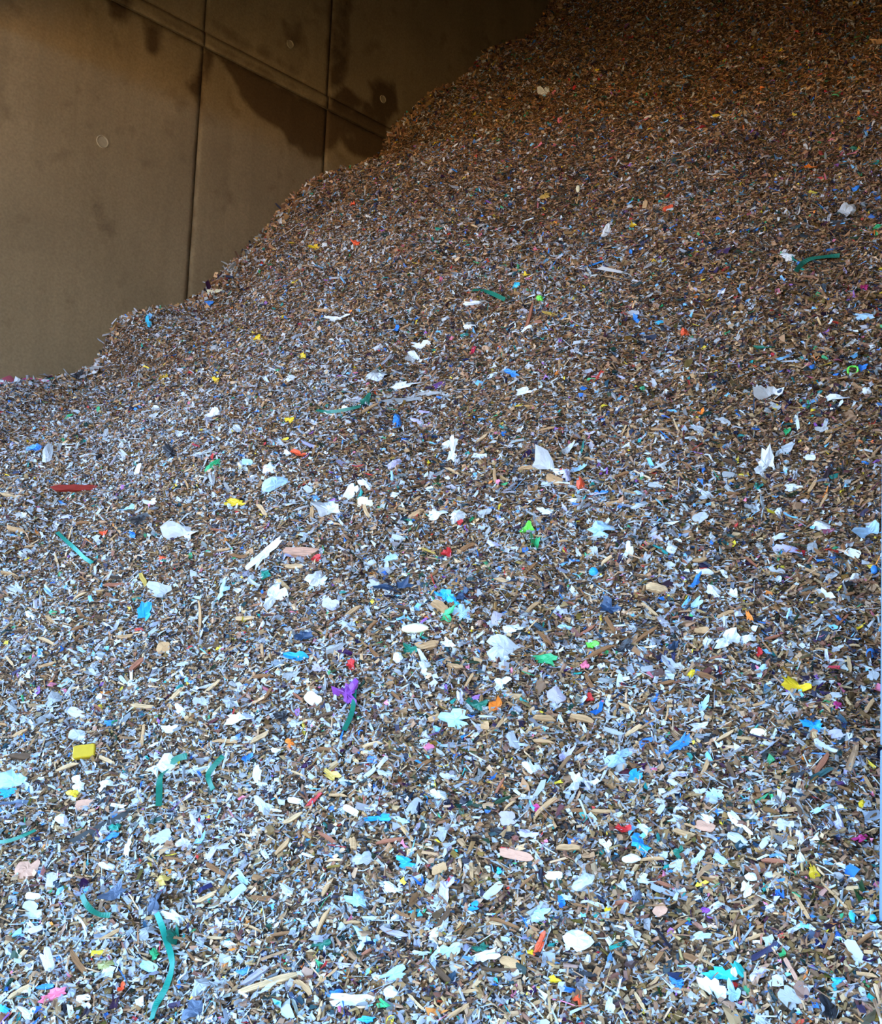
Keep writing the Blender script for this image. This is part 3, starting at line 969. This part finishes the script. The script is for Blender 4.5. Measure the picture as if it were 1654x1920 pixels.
more(170, ['film', 'film', 'rag', 'card'], ['white', 'pale grey', 'pale grey', 'pale blue', 'grey', 'lilac'], (18, 38), (0.3, 0.65))
P = cast([r['x'] for r in rows], [r['y'] for r in rows])
NRM = heap_normal(P[:, 0], P[:, 1])
FOOT = []          # footprints: the fine shreds keep clear of these
marks = [(r['x'], r['y'], r['mark']) for r in rows if r['mark']] + [(sum(p[0] for p in s[0]) / len(s[0]), sum(p[1] for p in s[0]) / len(s[0]), s[3]) for s in STRAPS if s[3]]
taken = set(r['own'] for r in rows if r['own']) | set(s[4] for s in STRAPS)
def auto_label(r):
    noun = KIND[r['kind']][2]
    if r['kind'] == 'wood' and r['L'] / max(r['W'], 1) < 3: noun = 'wood chip'
    big = max(r['L'], r['W'])
    size = 'tiny' if big < 14 else 'small' if big < 24 else 'mid-sized' if big < 36 else 'large'
    if r['kind'] == 'wood': size = 'thin' if min(r['W'], r['L']) < 7 else 'broad' if min(r['W'], r['L']) > 11 else 'short'
    base = f"{size} {r['col']} {noun}"
    cand = sorted(marks, key=lambda m: math.hypot(m[0] - r['x'], m[1] - r['y']))[:8]
    for m in cand:
        dx, dy = r['x'] - m[0], r['y'] - m[1]
        near = 'just ' if math.hypot(dx, dy) < 60 else ''
        if abs(dy) >= abs(dx): rel = near + ('below' if dy > 0 else 'above')
        else: rel = near + ('right of' if dx > 0 else 'left of')
        lb = f'{base} {rel} the {m[2]}'
        if lb not in taken:
            taken.add(lb); return lb
    return base + ' among the shreds'

def add_piece(r, p, nrm):
    kind = r['kind']
    to = unit(CAM - p)
    npl = unit(nrm * 0.75 + to * 0.55)
    a = math.radians(r['a']); ca, sa = math.cos(a), math.sin(a)
    def hit(px, py, base):
        d = ray([px], [py])[0]
        return CAM + d * (((base - CAM) @ npl) / (d @ npl))
    lift = 0.010 if kind in ('film', 'rag', 'card', 'scrap') else 0.008
    base = p + nrm * lift
    e0 = hit(r['x'] - ca * r['L'] / 2, r['y'] + sa * r['L'] / 2, base); e1 = hit(r['x'] + ca * r['L'] / 2, r['y'] - sa * r['L'] / 2, base)
    w0 = hit(r['x'] + sa * r['W'] / 2, r['y'] + ca * r['W'] / 2, base); w1 = hit(r['x'] - sa * r['W'] / 2, r['y'] - ca * r['W'] / 2, base)
    ax = e1 - e0; Lm = float(np.linalg.norm(ax)); ax /= Lm
    wy = np.cross(npl, ax)
    Wm = abs(float((w1 - w0) @ wy)) + 1e-4
    mn = min(Lm, Wm)
    if kind == 'wood': geo = g_wood(Lm * 1.06, Wm, min(Wm * 0.55, 0.02))
    elif kind == 'film': geo = g_sheet(Lm * 1.15, Wm * 1.2, 0.5, 0.002, curl=random.uniform(-.5, .5))
    elif kind == 'rag': geo = g_sheet(Lm * 1.25, Wm * 1.35, 0.7, 0.003)
    elif kind == 'card': geo = g_sheet(Lm * 1.05, Wm * 1.05, 0.16, 0.005, square=True)
    elif kind == 'scrap': geo = g_sheet(Lm * 1.15, Wm * 1.15, 0.5, 0.005)
    elif kind == 'rubber': geo = g_wood(Lm, Wm, 0.008) if Lm > 3 * Wm else g_sheet(Lm * 1.1, Wm * 1.1, 0.5, 0.006)
    elif kind == 'lump': geo = g_lump(Lm, Wm, mn * 0.8, 0.26 if r['col'] in ('white', 'pale grey') else 0.07)
    elif kind == 'block': geo = g_block(Lm, Wm, Wm * 0.45)
    elif kind == 'loop':
        pts = [(math.cos(t) * Lm / 2, math.sin(t) * Wm / 2, 0.004 * math.sin(3 * t)) for t in np.linspace(0, 2 * math.pi, 15)[:-1]]
        geo = g_tube(pts, 0.005, 5, True)
    o = make_mesh(KIND[kind][0], geo[0], geo[1], piece_mat(kind, r['col']), smooth=(kind == 'lump' and r['col'] not in ('white', 'pale grey')))
    thick = mn * 0.25 if kind in ('lump', 'block') else 0.004
    o.matrix_world = Matrix(((ax[0], wy[0], npl[0], 0), (ax[1], wy[1], npl[1], 0), (ax[2], wy[2], npl[2], 0), (0, 0, 0, 1))).copy()
    o.location = Vector(base + npl * thick)
    tag(o, r['own'] or auto_label(r), KIND[kind][1], 'loose %s pieces on the heap' % KIND[kind][1])
    FOOT.append((base, ax, wy, npl, Lm / 2, Wm / 2))
    return o
for r, p, nrm in zip(rows, P, NRM):
    add_piece(r, p, nrm)

def add_strap(poly, wpx, colour, label):
    q = cast([a for a, b in poly], [b for a, b in poly])
    nn = heap_normal(q[:, 0], q[:, 1])
    to = unit(CAM[None] - q)
    npl = unit(nn * 0.7 + to * 0.6)
    q = q + nn * 0.026
    q[:, 2] += 0.004 * np.sin(np.arange(len(q)) * 1.7)
    # resample smoothly
    t = np.arange(len(q)); tt = np.linspace(0, len(q) - 1, (len(q) - 1) * 4 + 1)
    def smooth(v):
        out = np.stack([np.interp(tt, t, v[:, k]) for k in range(3)], 1)
        for _ in range(2): out[1:-1] = (out[:-2] + 2 * out[1:-1] + out[2:]) / 4
        return out
    q = smooth(q); npl = unit(smooth(npl))
    ctr = q.mean(0)
    vs, fs = [], []
    rng_ = np.linalg.norm(q - CAM, axis=1)
    for k in range(len(q)):
        tg = unit(q[min(k + 1, len(q) - 1)] - q[max(k - 1, 0)])
        ang = 0.5 * math.sin(k * 0.35 + poly[0][0])
        sd = unit(np.cross(npl[k], tg)); sd = sd * math.cos(ang) + npl[k] * math.sin(ang); nv = np.cross(tg, sd)
        w = wpx * rng_[k] / FPX / 2
        c = q[k] - ctr
        vs += [c - sd * w - nv * .001, c + sd * w - nv * .001, c + sd * w + nv * .001, c - sd * w + nv * .001]
        FOOT.append((q[k], tg, sd, npl[k], 0.02, w))
    n = len(q)
    for k in range(n - 1):
        for j in range(4):
            fs.append((4 * k + j, 4 * k + (j + 1) % 4, 4 * k + 4 + (j + 1) % 4, 4 * k + 4 + j))
    fs += [(3, 2, 1, 0), tuple(4 * (n - 1) + j for j in range(4))]
    o = make_mesh('packing_strap', vs, fs, piece_mat('strap', colour))
    o.location = Vector(ctr)
    tag(o, label, 'strap', 'packing straps in the heap')
for poly, w, c, mk, lb in STRAPS:
    add_strap(poly, w, c, lb)

# ----------------------------------------------------------------- the uncountable shreds
PAL = np.array([
    (.30, .155, .072), (.41, .235, .115), (.20, .10, .045), (.54, .335, .175), (.10, .052, .026), (.34, .19, .11), (.64, .42, .24),        # woods
    (.36, .35, .35), (.22, .22, .23), (.46, .45, .45), (.30, .32, .36),                                                              # greys
    (.60, .61, .62), (.50, .50, .52), (.46, .48, .53),                                                                               # whites
    (.025, .025, .03), (.04, .055, .08),                                                                                             # darks
    (.05, .20, .60), (.20, .48, .80), (.55, .05, .04), (.70, .20, .28), (.75, .55, .05), (.06, .34, .14), (.03, .28, .25), (.75, .24, .05), (.30, .12, .42), (.45, .42, .60)])
W_WOOD = np.array([20, 18, 16, 9, 10, 14, 5, 2, 3, 1, 1, .5, .5, .2, 2, 1] + [0.0] * 10)
W_FILM = np.array([3, 3, 2, 2, 2, 3, 1, 11, 7, 10, 6, 17, 13, 8, 5, 3, 2.2, 2.2, .9, .8, 1.1, .8, 1.0, .7, .5, 1.6])
W_GRIT = np.array([12, 10, 12, 6, 10, 9, 4, 8, 7, 6, 4, 7, 5, 3, 6, 3, .7, .7, .4, .4, .5, .3, .4, .3, .2, .5])

def scatter(n, far_bias, s_max=2.2):
    """points spread over the slope, thinning gently with distance from the yard"""
    pts = []
    got = 0
    while got < n:
        m = int(n * 1.6)
        u = rng.uniform(-0.6, 12.6, m); s = rng.uniform(WALL_S + 0.02, s_max, m)
        x = u * DD[0] + s * NN[0]; y = u * DD[1] + s * NN[1]
        dist = np.hypot(x, y)
        keep = rng.random(m) < np.clip((2.6 / np.maximum(dist, 2.0)) ** far_bias, 0.1, 1.0)
        keep &= (s < POST_S - 0.01) | (u < POST_U - 0.03)
        x, y = x[keep], y[keep]
        z = heap_z(x, y)
        px, py, dz = project(np.stack([x, y, z], 1))
        k2 = (z > -0.01) & (dz > 0.8) & (px > -330) & (px < IW + 330) & (py > -330) & (py < IH + 420)
        pts.append(np.stack([x, y, z], 1)[k2]); got += int(k2.sum())
    return np.concatenate(pts)[:n]

def frames(p, tilt, lift_lo, lift_hi):
    nrm = heap_normal(p[:, 0], p[:, 1])
    n2 = unit(nrm + rng.normal(0, tilt, p.shape))
    r = rng.normal(0, 1, p.shape)
    hz = np.cross(n2, [0, 0, 1.0])
    t = unit(r - n2 * (r * n2).sum(1, keepdims=True) + unit(hz) * rng.choice([-1.0, 0, 1.0], (len(p), 1)) * 1.1)
    b = np.cross(n2, t)
    c = p + nrm * rng.uniform(lift_lo, lift_hi, (len(p), 1))
    return c, t, b, n2

def clear_of_pieces(c):
    keep = np.ones(len(c), bool)
    order = np.argsort(c[:, 0]); xs = c[order, 0]
    for ctr, ax, wy, npl, hl, hw in FOOT:
        rad = max(hl, hw) + 0.02
        i0, i1 = np.searchsorted(xs, [ctr[0] - rad, ctr[0] + rad])
        ii = order[i0:i1]
        d = c[ii] - ctr
        la, lb_, ln_ = np.abs(d @ ax), np.abs(d @ wy), d @ npl
        keep[ii[(la < hl * 0.88) & (lb_ < hw * 0.85) & (ln_ > -0.012)]] = False
    return keep

def tints(n, weights, p):
    """the mix drifts: paler film at the toe, darker wood higher up, partly painting in the light falloff"""
    u = p @ DD; s = p @ NN
    m = 0.70 - 0.18 * (u - 1.8) - 0.055 * (s + 3.5) + 0.24 * vnoise(p[:, 0] / 0.8, p[:, 1] / 0.8, 21) + 0.18 * vnoise(p[:, 0] / 0.3, p[:, 1] / 0.3, 22)  # drift is part material mix, part light falloff put into the tints
    m = np.clip(m, 0.0, 0.95)
    light = np.ones(len(PAL)); light[7:14] = 3.0; light[:7] = (.8, 1.1, .35, 1.3, .25, .9, 1.2); light[14:] = 1.0
    dark = np.ones(len(PAL)); dark[7:14] = 0.16; dark[:7] = (1.9, 1.5, 2.3, 1.0, 2.0, 1.3, .8); dark[14:16] = 1.8; dark[16:] = 0.6; dark[25] = 0.15; dark[10] = 0.1; dark[13] = 0.08
    wa, wb = weights * light, weights * dark
    ca = PAL[rng.choice(len(PAL), n, p=wa / wa.sum())]; cb = PAL[rng.choice(len(PAL), n, p=wb / wb.sum())]
    c = np.where((rng.random(n) < m)[:, None], ca, cb)
    return np.clip(c * rng.uniform(0.7, 1.25, (n, 1)) + rng.normal(0, 0.012, (n, 3)), 0.006, 0.9)

def emit(name, p, tmpl, faces, size, jitter, weights, mat, tilt, lift, bend=0.0):
    """one shred per point: template vertices scaled, jittered and set into the local frame"""
    c, t, b, n2 = frames(p, tilt, *lift)
    keep = clear_of_pieces(c)
    c, t, b, n2, size = c[keep], t[keep], b[keep], n2[keep], size[keep]
    n, k = len(c), len(tmpl)
    size = size * np.clip(1 + 0.07 * (c @ DD - 2.5), 1.0, 1.45)[:, None]        # coarser shreds higher up
    v = np.repeat(tmpl[None], n, 0) + rng.normal(0, 1, (n, k, 3)) * jitter
    if bend:
        v[:, :, 2] += bend * rng.normal(0, 1, (n, 1)) * (v[:, :, 0] ** 2 * 4 - 0.5)
    v = v * size[:, None, :]
    co = c[:, None] + v[..., 0:1] * t[:, None] + v[..., 1:2] * b[:, None] + v[..., 2:3] * n2[:, None]
    # nothing pokes through the wall
    dist = co @ NN - (WALL_S + 0.012)
    co = co - np.minimum(dist, 0)[..., None] * NN
    col = np.repeat(tints(n, weights, c)[:, None], k, 1).reshape(-1, 3)
    idx = (faces[None] + (np.arange(n) * k)[:, None, None]).ravel()
    o = bulk_mesh(name, co.reshape(-1, 3), faces.shape[1], idx, col, mat, heap)
    tag(o, kind='stuff')
    return o

PRISM = np.array([(-.5, -.5, -.3), (-.5, .5, -.3), (-.42, .05, .5), (.5, -.5, -.3), (.5, .5, -.3), (.42, -.05, .5)], float)
PRISMF = np.array([(0, 1, 2), (3, 5, 4), (0, 2, 5), (0, 5, 3), (1, 4, 5), (1, 5, 2), (0, 3, 4), (0, 4, 1)])
SHEET = np.array([(x, y, 0) for x in (-.5, 0, .5) for y in (-.5, 0, .5)], float)
SHEETF = np.array([(0, 3, 4, 1), (1, 4, 5, 2), (3, 6, 7, 4), (4, 7, 8, 5)])
FLAKE = np.array([(-.5, 0, .3), (0, -.5, -.1), (.5, 0, .3), (0, .5, -.1)], float)
FLAKEF = np.array([(0, 1, 3), (1, 2, 3)])
OCT = np.array([(.5, 0, 0), (-.5, 0, 0), (0, .5, 0), (0, -.5, 0), (0, 0, .5), (0, 0, -.5)], float)
OCTF = np.array([(0, 2, 4), (2, 1, 4), (1, 3, 4), (3, 0, 4), (2, 0, 5), (1, 2, 5), (3, 1, 5), (0, 3, 5)])
FIB = np.array([(x, math.cos(a) * .5, math.sin(a) * .5) for x in (-.5, 0, .5) for a in (0.5, 2.6, 4.7)], float)
FIBF = np.array([(3 * k + j, 3 * k + (j + 1) % 3, 3 * k + 3 + (j + 1) % 3, 3 * k + 3 + j) for k in range(2) for j in range(3)])

def ln(n, med, sg): return med * np.exp(rng.normal(0, sg, n))
n = 105000; p = scatter(n, 0.9)
sz = np.stack([ln(n, .023, .45), ln(n, .0078, .38), ln(n, .005, .3)], 1)
emit('wood_shreds', p, PRISM, PRISMF, sz, np.array([.09, .12, .12]), W_WOOD, M_CHIP, 0.38, (-.004, .012))
n = 72000; p = scatter(n, 0.9)
sz = np.stack([ln(n, .023, .5), ln(n, .0115, .42), ln(n, .011, .35)], 1)
emit('film_shreds', p, SHEET, SHEETF, sz, np.array([.10, .13, .28]), W_FILM, M_FILM, 0.42, (-.001, .014), 0.5)
n = 220000; p = scatter(n, 1.0)
sz = np.stack([ln(n, .014, .4), ln(n, .007, .4), ln(n, .006, .3)], 1)
emit('flake_shreds', p, FLAKE, FLAKEF, sz, np.array([.12, .12, .2]), W_FILM + W_GRIT * 0.8, M_GRIT, 0.5, (.000, .013))
n = 45000; p = scatter(n, 0.8)
sz = np.stack([ln(n, .012, .3), ln(n, .008, .3), ln(n, .006, .3)], 1)
emit('grit_shreds', p, OCT, OCTF, sz, np.array([.1, .1, .1]), W_GRIT, M_GRIT, 0.5, (-.004, .008))
n = 26000; p = scatter(n, 1.0)
sz = np.stack([ln(n, .040, .4), ln(n, .0026, .3), ln(n, .0022, .3)], 1)
emit('fibre_shreds', p, FIB, FIBF, sz, np.array([.06, .2, .2]), W_WOOD * 0.6 + W_FILM * 0.5, M_CHIP, 0.4, (.002, .016), 2.5)
# loose shreds standing up along the wall contact
n = 5000; p = scatter(n, 0.2, WALL_S + 0.22)
sz = np.stack([ln(n, .034, .45), ln(n, .014, .4), ln(n, .012, .3)], 1)
emit('edge_shreds', p, PRISM, PRISMF, sz, np.array([.12, .2, .2]), W_WOOD + W_FILM * 0.5, M_CHIP, 0.9, (.0, .035))
